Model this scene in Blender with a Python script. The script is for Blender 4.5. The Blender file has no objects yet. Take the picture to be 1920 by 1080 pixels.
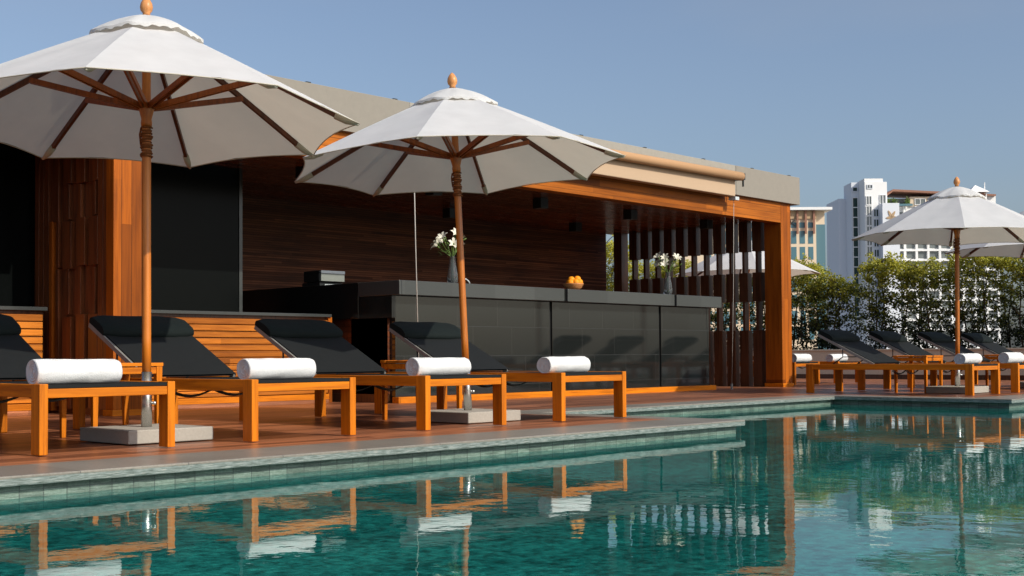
import bpy, math, random
from math import sin, cos, pi, radians, sqrt
from mathutils import Vector, Matrix
random.seed(7)
S = bpy.context.scene
COL = S.collection

# ---------------------------------------------------------------- camera
YAW, PITCH, ROLL = radians(46.9715), radians(1.6943), radians(-0.3772)
fw = Vector((sin(YAW)*cos(PITCH), cos(YAW)*cos(PITCH), sin(PITCH)))
r0 = Vector((cos(YAW), -sin(YAW), 0)); u0 = r0.cross(fw)
rt = cos(ROLL)*r0 + sin(ROLL)*u0; up = -sin(ROLL)*r0 + cos(ROLL)*u0
cd = bpy.data.cameras.new('camera'); cam = bpy.data.objects.new('camera', cd); COL.objects.link(cam)
cam.matrix_world = Matrix(((rt.x, up.x, -fw.x, 0), (rt.y, up.y, -fw.y, 0), (rt.z, up.z, -fw.z, .48), (0, 0, 0, 1)))
cd.sensor_width = 36; cd.lens = 2341.34/1920*36; cd.shift_y = 57.84/1920
cd.clip_start = .05; cd.clip_end = 9000
S.camera = cam

# ---------------------------------------------------------------- light
SUN_EL, SUN_AZ = radians(35), radians(6)          # azimuth off -Y towards +X
world = bpy.data.worlds.new("World"); S.world = world; world.use_nodes = True
wn = world.node_tree.nodes; bg = wn['Background']
sky = wn.new('ShaderNodeTexSky'); sky.sky_type = 'NISHITA'; sky.sun_disc = False
sky.sun_elevation = SUN_EL; sky.sun_rotation = pi - SUN_AZ
sky.altitude = 0; sky.air_density = 1.0; sky.dust_density = 3.0; sky.ozone_density = 4.0
hs = wn.new('ShaderNodeHueSaturation'); hs.inputs['Saturation'].default_value = .87      # hazy tropical air
world.node_tree.links.new(sky.outputs[0], hs.inputs['Color']); tcw = wn.new('ShaderNodeTexCoord'); mpw = wn.new('ShaderNodeMapping'); mpw.inputs['Scale'].default_value = (1, 1, 3.5)   # thin uneven high haze
nzw = wn.new('ShaderNodeTexNoise'); nzw.inputs['Scale'].default_value = 2.6; nzw.inputs['Detail'].default_value = 6
rpw = wn.new('ShaderNodeMapRange'); rpw.inputs['From Min'].default_value = .45; rpw.inputs['From Max'].default_value = .75; rpw.inputs['To Max'].default_value = .16
mxw = wn.new('ShaderNodeMix'); mxw.data_type = 'RGBA'; mxw.inputs[7].default_value = (3.2, 3.3, 3.5, 1)
LK = world.node_tree.links.new
LK(tcw.outputs['Generated'], mpw.inputs[0]); LK(mpw.outputs[0], nzw.inputs['Vector']); LK(nzw.outputs['Fac'], rpw.inputs['Value']); LK(rpw.outputs[0], mxw.inputs[0]); LK(hs.outputs[0], mxw.inputs[6])
LK(mxw.outputs[2], bg.inputs[0]); bg.inputs[1].default_value = 0.138
sl = bpy.data.lights.new('sun', 'SUN'); sl.energy = 3.8; sl.angle = radians(.5); sl.color = (1, .93, .80)
so = bpy.data.objects.new('sun', sl); COL.objects.link(so)
tosun = Vector((sin(SUN_AZ)*cos(SUN_EL), -cos(SUN_AZ)*cos(SUN_EL), sin(SUN_EL)))
so.rotation_euler = (-tosun).to_track_quat('-Z', 'Y').to_euler()
S.view_settings.view_transform = 'Standard'; S.view_settings.look = 'None'
S.view_settings.exposure = 0; S.view_settings.gamma = 1
S.cycles.max_bounces = 8; S.cycles.transparent_max_bounces = 12; S.cycles.caustics_reflective = False; S.cycles.caustics_refractive = False

# ---------------------------------------------------------------- material helpers
class NT:
    def __init__(s, name):
        s.m = bpy.data.materials.new(name); s.m.use_nodes = True
        s.t = s.m.node_tree; s.n = s.t.nodes; s.b = s.n['Principled BSDF']; s.o = s.n['Material Output']
    def new(s, ty, **k):
        n = s.n.new(ty)
        for a, v in k.items(): setattr(n, a, v)
        return n
    def set(s, sock, v):
        if isinstance(v, bpy.types.NodeSocket): s.t.links.new(v, sock)
        else: sock.default_value = v
    def math(s, op, a, b=0.0, c=0.0):
        n = s.new('ShaderNodeMath', operation=op); s.set(n.inputs[0], a); s.set(n.inputs[1], b)
        if op in ('MULTIPLY_ADD', 'COMPARE', 'SMOOTH_MIN', 'WRAP'): s.set(n.inputs[2], c)
        return n.outputs[0]
    def pos(s):
        if not hasattr(s, '_p'): s._p = s.new('ShaderNodeNewGeometry').outputs['Position']
        return s._p
    def obj(s):
        return s.new('ShaderNodeTexCoord').outputs['Object']
    def sep(s, v):
        n = s.new('ShaderNodeSeparateXYZ'); s.set(n.inputs[0], v); return n.outputs
    def comb(s, x, y, z):
        n = s.new('ShaderNodeCombineXYZ')
        for i, v in enumerate((x, y, z)): s.set(n.inputs[i], v)
        return n.outputs[0]
    def scale(s, v, sc):
        n = s.new('ShaderNodeMapping'); s.set(n.inputs['Vector'], v); n.inputs['Scale'].default_value = sc; return n.outputs[0]
    def noise(s, v, scale, detail=4, rough=.55, out='Fac'):
        n = s.new('ShaderNodeTexNoise'); s.set(n.inputs['Vector'], v)
        n.inputs['Scale'].default_value = scale; n.inputs['Detail'].default_value = detail; n.inputs['Roughness'].default_value = rough
        return n.outputs[out]
    def white(s, v):
        n = s.new('ShaderNodeTexWhiteNoise'); s.set(n.inputs['Vector'], v); return n.outputs['Value']
    def ramp(s, f, stops):
        n = s.new('ShaderNodeValToRGB'); s.set(n.inputs[0], f); e = n.color_ramp.elements
        while len(e) < len(stops): e.new(.5)
        for q, (p, c) in zip(e, stops): q.position = p; q.color = (*c, 1) if len(c) == 3 else c
        return n.outputs[0]
    def mix(s, f, a, b, mode='MIX'):
        n = s.new('ShaderNodeMix', data_type='RGBA', blend_type=mode); s.set(n.inputs[0], f)
        for i, v in ((6, a), (7, b)):
            s.set(n.inputs[i], v if isinstance(v, bpy.types.NodeSocket) else (*v, 1))
        return n.outputs[2]
    def fin(s, col=None, rough=.5, spec=None, metal=0, bump=None, bs=.3, bd=.01):
        b = s.b
        if col is not None: s.set(b.inputs['Base Color'], col if isinstance(col, bpy.types.NodeSocket) else (*col, 1))
        s.set(b.inputs['Roughness'], rough); b.inputs['Metallic'].default_value = metal
        if spec is not None: b.inputs['Specular IOR Level'].default_value = spec
        if bump is not None:
            n = s.new('ShaderNodeBump'); n.inputs['Strength'].default_value = bs; n.inputs['Distance'].default_value = bd
            s.set(n.inputs['Height'], bump); s.t.links.new(n.outputs[0], b.inputs['Normal'])
        return s.m

def wood(name, dark, light, axis='X', rough=.42, freq=1.0, spec=.35, boards=None, groove=.35, local=False):
    """Grain stretched along axis; boards=(axis across, width)."""
    t = NT(name); P = t.obj() if local else t.pos()
    sc = {'X': (1.2, 22, 22), 'Y': (22, 1.2, 22), 'Z': (22, 22, 1.2)}[axis]
    g = t.noise(t.scale(P, tuple(a*freq for a in sc)), 1.6, 5, .62)
    big = t.noise(P, 1.3, 2)
    f = t.math('ADD', t.math('MULTIPLY', g, .75), t.math('MULTIPLY', big, .3))
    col = t.ramp(f, [(.33, dark), (.56, light), (.78, tuple(min(1, c*1.25) for c in light))])
    oi = t.new('ShaderNodeObjectInfo').outputs['Random']
    col = t.mix(1, col, t.ramp(oi, [(0, (.84, .80, .78)), (.5, (1, 1, 1)), (1, (1.12, 1.14, 1.10))]), 'MULTIPLY')
    wear = t.noise(t.scale(P, tuple(a*.25 for a in sc)), 2.2, 6, .7)
    col = t.mix(t.math('MULTIPLY', t.math('GREATER_THAN', wear, .62), .28), col, tuple(c*.55 for c in dark))
    bump = g; rgh = t.math('MULTIPLY_ADD', g, .25, rough-.1)
    if boards:
        ax, w = boards; x = t.sep(P)['XYZ'.index(ax)]
        q = t.math('DIVIDE', x, w); cell = t.math('FLOOR', q); fr = t.math('FRACT', q)
        along = t.sep(P)['XYZ'.index(axis)]
        seg = t.math('FLOOR', t.math('ADD', t.math('DIVIDE', along, 2.4), t.math('MULTIPLY', t.white(t.comb(cell, 3.1, 0)), 5)))
        rnd = t.white(t.comb(cell, seg, .5))
        col = t.mix(1, col, t.ramp(rnd, [(0, (.45, .40, .37)), (.6, (1, 1, 1)), (1, (1.35, 1.33, 1.28))]), 'MULTIPLY')
        edge = t.math('LESS_THAN', t.math('ABSOLUTE', t.math('SUBTRACT', fr, .5)), .5-.5*.005/w)
        col = t.mix(edge, (dark[0]*groove, dark[1]*groove, dark[2]*groove), col)
        bump = t.math('ADD', t.math('MULTIPLY', g, .3), edge)
    return t.fin(col, rgh, spec, 0, bump, .35, .003)

OR_D, OR_L = (.32, .080, .005), (.66, .215, .020)
M = {}
M['teak'] = wood('teak_frame', OR_D, (.58, .168, .006), 'Y', .45, 1, .2)
M['teak_x'] = wood('teak_beam', OR_D, (.58, .168, .006), 'X', .45, 1, .2)
M['teak_z'] = wood('teak_leg', OR_D, (.58, .168, .006), 'Z', .45, 1, .2)
M['pole'] = wood('pole_wood', (.24, .055, .008), (.50, .150, .014), 'Z', .3, .6, .5)
M['rib'] = wood('rib_wood', (.05, .014, .006), (.12, .030, .010), 'Z', .4)
M['strut'] = wood('strut_wood', (.14, .030, .006), (.30, .070, .010), 'Z', .35)
M['finial'] = wood('finial_wood', (.42, .16, .05), (.66, .30, .11), 'Z', .35)
M['clad_z'] = wood('post_cladding', (.22, .055, .005), (.38, .098, .006), 'Z', .5, 1, .18, ('X', .093))
M['clad_x'] = wood('beam_cladding', (.27, .073, .006), (.44, .130, .012), 'X', .5, 1, .18, ('Z', .087))
M['slat_x'] = wood('wall_slats', (.34, .095, .009), (.58, .19, .020), 'X', .48, 1, .2, ('Z', .067))
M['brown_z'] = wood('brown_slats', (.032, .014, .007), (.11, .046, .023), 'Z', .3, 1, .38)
M['screen_z'] = wood('screen_slats', (.07, .022, .009), (.19, .055, .016), 'Z', .35, 1, .4)  # same wood as the cladding, darkened so the side reads as shaded
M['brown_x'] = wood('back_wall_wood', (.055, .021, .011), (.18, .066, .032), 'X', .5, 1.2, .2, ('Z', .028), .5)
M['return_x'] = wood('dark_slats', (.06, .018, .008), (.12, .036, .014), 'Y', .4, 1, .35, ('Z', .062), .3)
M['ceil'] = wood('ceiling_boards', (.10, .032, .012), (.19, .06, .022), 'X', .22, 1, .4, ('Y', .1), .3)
M['deck'] = wood('deck_boards', (.13, .042, .018), (.39, .155, .076), 'X', .33, 1, .45, ('Y', .095), .25)

def granite(name, a, b, rough, scale=90, joints=None, spec=.5, jc=None, big=.25, wet=None):
    t = NT(name); P = t.pos()
    n = t.noise(P, scale, 3, .7); n2 = t.noise(P, 2.2, 3)
    col = t.mix(n, a, b); col = t.mix(t.math('MULTIPLY', n2, big), col, tuple(c*.4 for c in a))
    bump = n
    if joints:
        ax, w, hz, off = joints       # vertical joint axis, width, course height (0 = none)
        s = t.sep(P); q = t.math('DIVIDE', s['XYZ'.index(ax)], w)
        zz = t.math('DIVIDE', t.math('SUBTRACT', s[2], off), hz) if hz else None
        if hz: q = t.math('ADD', q, t.math('MULTIPLY', t.math('FLOOR', zz), .37))
        e = t.math('LESS_THAN', t.math('ABSOLUTE', t.math('SUBTRACT', t.math('FRACT', q), .5)), .5-.5*.005/w)
        cell = t.comb(t.math('FLOOR', q), t.math('FLOOR', zz) if hz else 0.0, 1.0)
        col = t.mix(1, col, t.ramp(t.white(cell), [(0, (.88, .88, .88)), (1, (1.1, 1.1, 1.1))]), 'MULTIPLY')
        if hz:
            e2 = t.math('LESS_THAN', t.math('ABSOLUTE', t.math('SUBTRACT', t.math('FRACT', zz), .5)), .5-.5*.004/hz)
            e = t.math('MULTIPLY', e, e2)
        col = t.mix(e, jc or (.02, .02, .02), col); bump = t.math('ADD', t.math('MULTIPLY', n, .1), e)
    if wet:
        z = t.sep(P)[2]; dn = t.noise(t.scale(P, (2, 2, 40)), 6, 5, .8)
        wc = t.ramp(dn, [(.34, (.04, .06, .052)), (.45, (.12, .15, .135)), (.56, (.26, .31, .30)), (.68, (.50, .46, .38))])
        lip = t.math('LESS_THAN', t.math('ADD', z, t.math('MULTIPLY', t.math('SUBTRACT', dn, .5), .03)), -.010)
        col = t.mix(lip, col, wc)
    return t.fin(col, rough, spec, 0, bump, .12, .004)
M['bar'] = granite('bar_granite', (.0085, .0105, .0105), (.021, .025, .0245), .045, 160, ('X', .62, .32, .165), .85, (.034, .035, .034))
M['bartop'] = granite('counter_granite', (.038, .042, .040), (.082, .088, .084), .28, 180, ('X', .66, 0, 0), .5, (.05, .05, .05), .1)
M['black'] = granite('dark_stone', (.010, .011, .011), (.018, .019, .018), .12, 120)
M['coping'] = granite('coping_stone', (.16, .148, .122), (.39, .36, .31), .36, 60, ('X', .53, 0, 0), .4, (.10, .10, .09), .5, True)
M['coping_y'] = granite('coping_stone_return', (.16, .148, .122), (.39, .36, .31), .36, 60, ('Y', .53, 0, 0), .4, (.10, .10, .09), .5, True)
M['planter'] = granite('planter_stone', (.46, .41, .30), (.78, .70, .53), .6, 40, None, .3)
M['block'] = granite('base_concrete', (.33, .31, .27), (.50, .47, .42), .75, 70, None, .2, None, .3)
M['fascia'] = granite('fascia_render', (.25, .23, .20), (.30, .275, .235), .85, 14, None, .2, None, .08)

M['fascia2'] = granite('fascia_render_light', (.29, .27, .235), (.38, .355, .31), .85, 22, None, .2, None, .08)
def pooltile():
    t = NT('pool_tile'); P = t.pos(); s = t.sep(P)
    n = t.noise(t.scale(P, (2.2, 2.2, 30)), 4, 6, .75); n2 = t.noise(P, 90, 4, .8)
    col = t.ramp(t.math('ADD', t.math('MULTIPLY', n, .7), t.math('MULTIPLY', n2, .3)), [(.33, (.03, .048, .040)), (.44, (.085, .13, .105)), (.55, (.155, .22, .185)), (.64, (.24, .31, .27)), (.71, (.46, .40, .30))])
    q = t.math('DIVIDE', t.math('ADD', s[0], s[1]), .105); zz = t.math('DIVIDE', t.math('ADD', s[2], .066), .052)
    q = t.math('ADD', q, t.math('MULTIPLY', t.math('FLOOR', zz), .0))
    e = t.math('LESS_THAN', t.math('ABSOLUTE', t.math('SUBTRACT', t.math('FRACT', q), .5)), .472)
    e2 = t.math('LESS_THAN', t.math('ABSOLUTE', t.math('SUBTRACT', t.math('FRACT', zz), .5)), .47)
    col = t.mix(1, col, t.ramp(t.white(t.comb(t.math('FLOOR', q), t.math('FLOOR', zz), 0)), [(0, (.75, .75, .75)), (1, (1.25, 1.25, 1.25))]), 'MULTIPLY')
    col = t.mix(t.math('MULTIPLY', e, e2), (.07, .10, .085), col)
    return t.fin(col, .35, .5, 0, n, .4, .01)
M['pooltile'] = pooltile()

def water():
    t = NT('pool_water'); P = t.pos()
    w1 = t.noise(P, 3.0, 2, .5); w2 = t.noise(P, 11, 2, .5); w3 = t.noise(P, 34, 2, .5)
    h = t.math('ADD', t.math('ADD', t.math('MULTIPLY', w1, 1.0), t.math('MULTIPLY', w2, .22)), t.math('MULTIPLY', w3, .07))
    bp = t.new('ShaderNodeBump'); bp.inputs['Strength'].default_value = 1; bp.inputs['Distance'].default_value = .0015
    t.set(bp.inputs['Height'], h)
    fr = t.new('ShaderNodeFresnel'); fr.inputs['IOR'].default_value = 1.33; t.t.links.new(bp.outputs[0], fr.inputs['Normal'])
    gl = t.new('ShaderNodeBsdfGlossy'); gl.inputs['Roughness'].default_value = .0; gl.inputs['Color'].default_value = (.90, .97, .95, 1); t.t.links.new(bp.outputs[0], gl.inputs['Normal'])
    # light scattered back by the green pool stone under the surface
    q = t.math('ADD', t.math('MULTIPLY', t.noise(t.scale(P, (.6, 1, 1)), 1.1, 5, .65), .45), t.math('MULTIPLY', t.noise(P, 24, 5, .85), .55))
    wc = t.ramp(q, [(.37, (.003, .045, .040)), (.47, (.006, .105, .093)), (.56, (.010, .170, .148)), (.63, (.022, .235, .195))])
    wc = t.mix(1, wc, t.ramp(t.noise(P, 27, 3, .7), [(.36, (.50, .52, .52)), (.5, (1, 1, 1)), (.64, (1.45, 1.35, 1.3))]), 'MULTIPLY')
    df = t.new('ShaderNodeBsdfDiffuse'); t.t.links.new(wc, df.inputs['Color'])
    mx = t.new('ShaderNodeMixShader'); t.t.links.new(fr.outputs[0], mx.inputs[0]); t.t.links.new(df.outputs[0], mx.inputs[1]); t.t.links.new(gl.outputs[0], mx.inputs[2])
    t.t.links.new(mx.outputs[0], t.o.inputs['Surface']); t.n.remove(t.b); return t.m
M['water'] = water()

def canvas():
    t = NT('canopy_canvas'); P = t.pos(); n = t.noise(P, 6, 4)
    w = t.noise(P, 260, 2)
    col = t.ramp(n, [(.3, (.69, .70, .71)), (.7, (.76, .77, .78))])
    df = t.new('ShaderNodeBsdfDiffuse'); t.t.links.new(col, df.inputs['Color'])
    tl = t.new('ShaderNodeBsdfTranslucent'); tl.inputs['Color'].default_value = (.80, .73, .60, 1)
    bp = t.new('ShaderNodeBump'); bp.inputs['Strength'].default_value = .25; bp.inputs['Distance'].default_value = .01
    t.set(bp.inputs['Height'], t.math('ADD', n, t.math('MULTIPLY', w, .05))); t.t.links.new(bp.outputs[0], df.inputs['Normal'])
    mx = t.new('ShaderNodeMixShader'); mx.inputs[0].default_value = .30
    t.t.links.new(df.outputs[0], mx.inputs[1]); t.t.links.new(tl.outputs[0], mx.inputs[2]); t.t.links.new(mx.outputs[0], t.o.inputs['Surface']); t.n.remove(t.b)
    return t.m
M['canvas'] = canvas()
def cloth(name, a, b, sc, rough=.95, bs=.3, bd=.004, spec=.2):
    t = NT(name); n = t.noise(t.pos(), sc, 3, .6); n2 = t.noise(t.pos(), sc*.06, 3)
    return t.fin(t.mix(t.math('MULTIPLY_ADD', n, .6, t.math('MULTIPLY', n2, .4)), a, b), rough, spec, 0, t.math('ADD', t.math('MULTIPLY', n, .4), n2), bs, bd)
M['pocket'] = cloth('pocket_fabric', (.45, .40, .32), (.55, .50, .41), 90)
M['rope'] = cloth('brown_rope', (.13, .04, .015), (.26, .09, .03), 150, .8)
M['sling'] = cloth('black_sling', (.006, .0075, .008), (.014, .0165, .018), 300, .8, .2, .002, .2)
M['pillow'] = cloth('black_cushion', (.004, .0075, .0075), (.009, .0145, .0145), 240, .85, .4, .006, .18)
M['towel'] = cloth('white_towel', (.60, .61, .62), (.74, .745, .75), 190, .98, 1.0, .006, .1)
M['awning'] = cloth('awning_fabric', (.42, .235, .12), (.50, .31, .17), 60, .9, .2, .003)
M['awning_p'] = cloth('awning_valance', (.46, .33, .22), (.52, .38, .265), 60, .9, .2, .003)
def plain(name, c, rough=.5, metal=0, spec=.5):
    t = NT(name); n = t.noise(t.pos(), 25, 3)
    col = t.mix(n, tuple(x*.88 for x in c), tuple(min(1, x*1.1) for x in c))
    return t.fin(col, t.math('MULTIPLY_ADD', n, .1, rough-.05), spec, metal)
M['steel'] = plain('brushed_steel', (.62, .62, .60), .28, 1)
M['alu'] = plain('grey_aluminium', (.25, .245, .23), .5, .1)
M['rod'] = plain('dark_rod', (.05, .055, .055), .35, .7)
M['cord'] = plain('pale_cord', (.45, .42, .38), .5)
M['darkglass'] = plain('dark_tinted_glass', (.004, .005, .005), .2, 0, .07)
M['interior'] = plain('dark_interior', (.008, .009, .009), .6)
M['lampbox'] = plain('dark_lamp_box', (.018, .022, .022), .35)
M['lens'] = plain('unlit_lamp_lens', (.12, .15, .16), .2)
M['capstone'] = plain('dark_cap', (.045, .05, .05), .18)
M['orange'] = cloth('orange_peel', (.80, .27, .01), (.88, .34, .02), 120, .5)
M['bowl'] = wood('bowl_wood', (.45, .16, .05), (.62, .27, .10), 'X', .4)
M['petal'] = plain('white_petal', (.68, .65, .54), .6)
M['green'] = plain('stem_green', (.10, .17, .03), .6)
M['bark'] = cloth('tree_bark', (.05, .035, .022), (.12, .085, .055), 30)
M['soil'] = cloth('planter_soil_mat', (.03, .022, .015), (.06, .045, .03), 30)
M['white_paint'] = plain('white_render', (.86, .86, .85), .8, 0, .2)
M['shade_paint'] = plain('shaded_white_render', (.74, .77, .82), .8, 0, .2)  # same white render, the bluish shade of its faces put into the colour
M['beige_paint'] = plain('beige_render', (.74, .60, .44), .8, 0, .2)
M['tan_paint'] = plain('tan_render', (.48, .34, .21), .8, 0, .2)
M['teal_glass'] = plain('teal_curtain_glass', (.10, .20, .24), .15)
M['win_teal'] = plain('blue_teal_pane', (.08, .18, .22), .12)
M['win_grey'] = plain('grey_pane', (.16, .18, .18), .15)
M['win_green'] = plain('dark_green_pane', (.012, .04, .035), .12)
M['redbrown'] = plain('redbrown_roof', (.30, .14, .09), .7)
M['city'] = cloth('city_ground', (.16, .15, .13), (.28, .27, .25), .05)
M['screen'] = plain('grey_screen', (.22, .24, .22), .25)
M['lightplastic'] = plain('light_plastic', (.55, .60, .62), .4)
def glassm():
    t = NT('vase_glass'); t.b.inputs['Specular IOR Level'].default_value = .9; t.b.inputs['Transmission Weight'].default_value = 1; t.b.inputs['Roughness'].default_value = .02
    t.b.inputs['IOR'].default_value = 1.3; t.b.inputs['Base Color'].default_value = (.93, .97, .98, 1)
    df = t.new('ShaderNodeBsdfDiffuse'); df.inputs['Color'].default_value = (.6, .66, .68, 1); mx = t.new('ShaderNodeMixShader'); mx.inputs[0].default_value = .08
    t.t.links.new(t.b.outputs[0], mx.inputs[1]); t.t.links.new(df.outputs[0], mx.inputs[2]); t.t.links.new(mx.outputs[0], t.o.inputs['Surface']); return t.m
M['vglass'] = glassm()
def leaf():
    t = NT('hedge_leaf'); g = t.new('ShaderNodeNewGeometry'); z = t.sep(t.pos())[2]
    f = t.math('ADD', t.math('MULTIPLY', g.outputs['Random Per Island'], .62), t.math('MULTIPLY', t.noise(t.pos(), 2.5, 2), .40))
    young_lit = t.math('MULTIPLY', t.math('SUBTRACT', z, 1.45), .48)  # yellower young tops, with sunlit crown and shaded base painted in by height
    f = t.math('ADD', f, young_lit)
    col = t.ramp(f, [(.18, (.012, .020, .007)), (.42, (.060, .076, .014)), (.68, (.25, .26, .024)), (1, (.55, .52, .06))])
    t.set(t.b.inputs['Base Color'], col); t.b.inputs['Roughness'].default_value = .5
    tl = t.new('ShaderNodeBsdfTranslucent'); t.t.links.new(col, tl.inputs['Color'])
    mx = t.new('ShaderNodeMixShader'); mx.inputs[0].default_value = .45
    t.t.links.new(t.b.outputs[0], mx.inputs[1]); t.t.links.new(tl.outputs[0], mx.inputs[2]); t.t.links.new(mx.outputs[0], t.o.inputs['Surface'])
    return t.m
M['leaf'] = leaf()

# ---------------------------------------------------------------- mesh helpers
class MB:
    def __init__(s): s.v = []; s.f = []; s.sm = []
    def add(s, vs, fs, smooth=False):
        b = len(s.v); s.v += [tuple(v) for v in vs]; s.f += [tuple(b+i for i in f) for f in fs]; s.sm += [smooth]*len(fs)
        return s
    def box(s, x0, x1, y0, y1, z0, z1, mat=None):
        vs = [Vector((x, y, z)) for z in (z0, z1) for y in (y0, y1) for x in (x0, x1)]
        if mat: vs = [mat @ v for v in vs]
        return s.add(vs, [(0, 2, 3, 1), (4, 5, 7, 6), (0, 1, 5, 4), (2, 6, 7, 3), (0, 4, 6, 2), (1, 3, 7, 5)])
    def bar(s, a, b, w, h, upv=(0, 0, 1)):
        a, b = Vector(a), Vector(b); d = (b-a).normalized(); u = Vector(upv)
        x = d.cross(u)
        if x.length < 1e-4: x = d.cross(Vector((1, 0, 0)))
        x.normalize(); z = x.cross(d)
        vs = [p + x*(sx*w/2) + z*(sz*h/2) for p in (a, b) for sz in (-1, 1) for sx in (-1, 1)]
        return s.add(vs, [(0, 2, 3, 1), (4, 5, 7, 6), (0, 1, 5, 4), (2, 6, 7, 3), (0, 4, 6, 2), (1, 3, 7, 5)])
    def tube(s, pts, r, n=10, cap=True):
        pts = [Vector(p) for p in pts]; R = r if isinstance(r, (list, tuple)) else [r]*len(pts); vs = []; fs = []
        x = None
        for i, p in enumerate(pts):
            d = (pts[min(i+1, len(pts)-1)]-pts[max(i-1, 0)]).normalized()
            if x is None:
                x = d.orthogonal().normalized()
            x = (x-d*x.dot(d)).normalized(); y = d.cross(x)
            vs += [p+(x*cos(2*pi*k/n)+y*sin(2*pi*k/n))*R[i] for k in range(n)]
        for i in range(len(pts)-1):
            for k in range(n):
                a = i*n+k; b = i*n+(k+1) % n; fs.append((a, b, b+n, a+n))
        if cap: fs += [tuple(reversed(range(n))), tuple((len(pts)-1)*n+k for k in range(n))]
        return s.add(vs, fs, True)
    def lathe(s, prof, n=24, mat=None):
        vs = []; fs = []
        for r, z in prof: vs += [Vector((r*cos(2*pi*k/n), r*sin(2*pi*k/n), z)) for k in range(n)]
        for i in range(len(prof)-1):
            for k in range(n):
                a = i*n+k; b = i*n+(k+1) % n; fs.append((a, b, b+n, a+n))
        fs += [tuple(reversed(range(n))), tuple((len(prof)-1)*n+k for k in range(n))]
        if mat: vs = [mat @ v for v in vs]
        return s.add(vs, fs, True)
    def grid(s, P):        # P[i][j] points
        n, m = len(P), len(P[0]); vs = [p for row in P for p in row]
        return s.add(vs, [(i*m+j, i*m+j+1, (i+1)*m+j+1, (i+1)*m+j) for i in range(n-1) for j in range(m-1)], True)
    def build(s, name, mat, parent=None, bevel=0):
        me = bpy.data.meshes.new(name); me.from_pydata(s.v, [], s.f)
        me.polygons.foreach_set('use_smooth', s.sm); me.materials.append(mat); me.update()
        o = bpy.data.objects.new(name, me); COL.objects.link(o)
        if parent: o.parent = parent
        if bevel:
            b = o.modifiers.new('bevel', 'BEVEL'); b.width = bevel; b.segments = 2; b.limit_method = 'ANGLE'
        return o
def tag(o, label=None, cat=None, group=None, kind=None):
    for k, v in (('label', label), ('category', cat), ('group', group), ('kind', kind)):
        if v: o[k] = v
    return o
def thing(name, loc, label, cat, group=None, rz=0):
    o = bpy.data.objects.new(name, None); COL.objects.link(o); o.location = loc; o.rotation_euler = (0, 0, rz)
    o.empty_display_size = .2
    return tag(o, label, cat, group)
def struct(name, mb, mat, bevel=0): return tag(mb.build(name, mat, None, bevel), kind='structure')
def copy_tree(o, parent=None):
    c = o.copy(); COL.objects.link(c); c.parent = parent
    for ch in [x for x in bpy.data.objects if x.parent == o]: copy_tree(ch, c)
    return c

# ---------------------------------------------------------------- setting: deck, pool, ground
E0 = 24.0
mb = MB()
for b in ((-9, 7.60, 5.50, 7.42), (-9, 13.15, 7.42, E0), (13.15, 22.0, 5.50, E0)): mb.box(b[0], b[1], b[2], b[3], -.040, 0)
struct('deck', mb, M['deck'])
mb = MB()
for b in ((-9, 7.85, 5.0, 5.5), (7.60, 12.85, 7.0, 7.42), (12.85, 26, 5.0, 5.5)): mb.box(*b, -.042, .002)
struct('pool_coping', mb, M['coping'], .006)
mb = MB()
for b in ((7.60, 7.85, 5.5, 7.0), (12.85, 13.15, 5.5, 7.42)): mb.box(*b, -.042, .002)
struct('pool_coping_return', mb, M['coping_y'], .006)
mb = MB()
for b in ((-9, 7.80, 5.05, 7.05), (-9, 26, 7.05, E0), (12.90, 26, 5.05, 7.05)): mb.box(*b, -1.5, -.0425)
struct('pool_wall', mb, M['pooltile'])
mb = MB()
for (x0, x1, y0, y1) in ((-9, 26, -9, 5.05), (7.80, 12.90, 5.05, 7.05)):
    mb.add([(x0, y0, -.097), (x1, y0, -.097), (x1, y1, -.097), (x0, y1, -.097)], [(0, 1, 2, 3)])
struct('water', mb, M['water'])
mb = MB(); mb.box(-9.6, 26.6, -9.6, -9, -1.5, .0); mb.box(-9.6, -9, -9, 5.0, -1.5, 0); mb.box(26, 26.6, -9, E0, -1.5, 0)
struct('far_pool_edge', mb, M['coping'])
struct('terrace_base', MB().box(-9.6, 26.6, -9.6, E0, -30, -1.51), M['fascia'])
mb = MB(); G = 4500
mb.add([(-G, -G, -30.05), (G, -G, -30.05), (G, G, -30.05), (-G, G, -30.05)], [(0, 1, 2, 3)])
struct('ground', mb, M['city'])

# ---------------------------------------------------------------- pavilion
pav = thing('pool_pavilion', (2, 9.5, 0), 'long timber clad pool bar pavilion with beige parapet and slatted end screen', 'pavilion')
pav.location = (0, 0, 0)
X0 = 0.2
MB().box(5.35, 8.598, 9.44, 9.62, 2.68, 3.085).build('parapet', M['fascia'], pav, .004)
MB().box(8.602, 14.658, 9.443, 9.62, 2.68, 3.085).build('parapet', M['fascia2'], pav, .004)
MB().box(14.662, 16.37, 9.44, 9.62, 2.68, 3.085).build('parapet', M['fascia'], pav, .004)
for x in (6.2, 7.3, 8.4, 9.9, 11.35, 12.6, 13.9, 15.1, 16.1): MB().box(x, x+.05, 9.46, 9.50, 3.086, 3.10).build('roof_fixing', M['rod'], pav)
MB().box(5.37, 16.34, 9.52, 12.9, 3.0855, 3.10).build('roof', M['fascia'], pav)
MB().box(5.30, 15.92, 9.50, 9.66, 2.39, 2.679).build('beam', M['clad_x'], pav, .003)
MB().box(X0, 5.299, 9.50, 9.66, 2.30, 2.50).build('beam', M['clad_x'], pav, .003)
mb = MB(); mb.box(15.92, 16.19, 9.497, 9.78, .055, 2.679); mb.build('post', M['clad_z'], pav, .004)
MB().box(15.905, 16.205, 9.482, 9.795, 0, .055).build('base_board', M['teak_x'], pav, .003)
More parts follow.
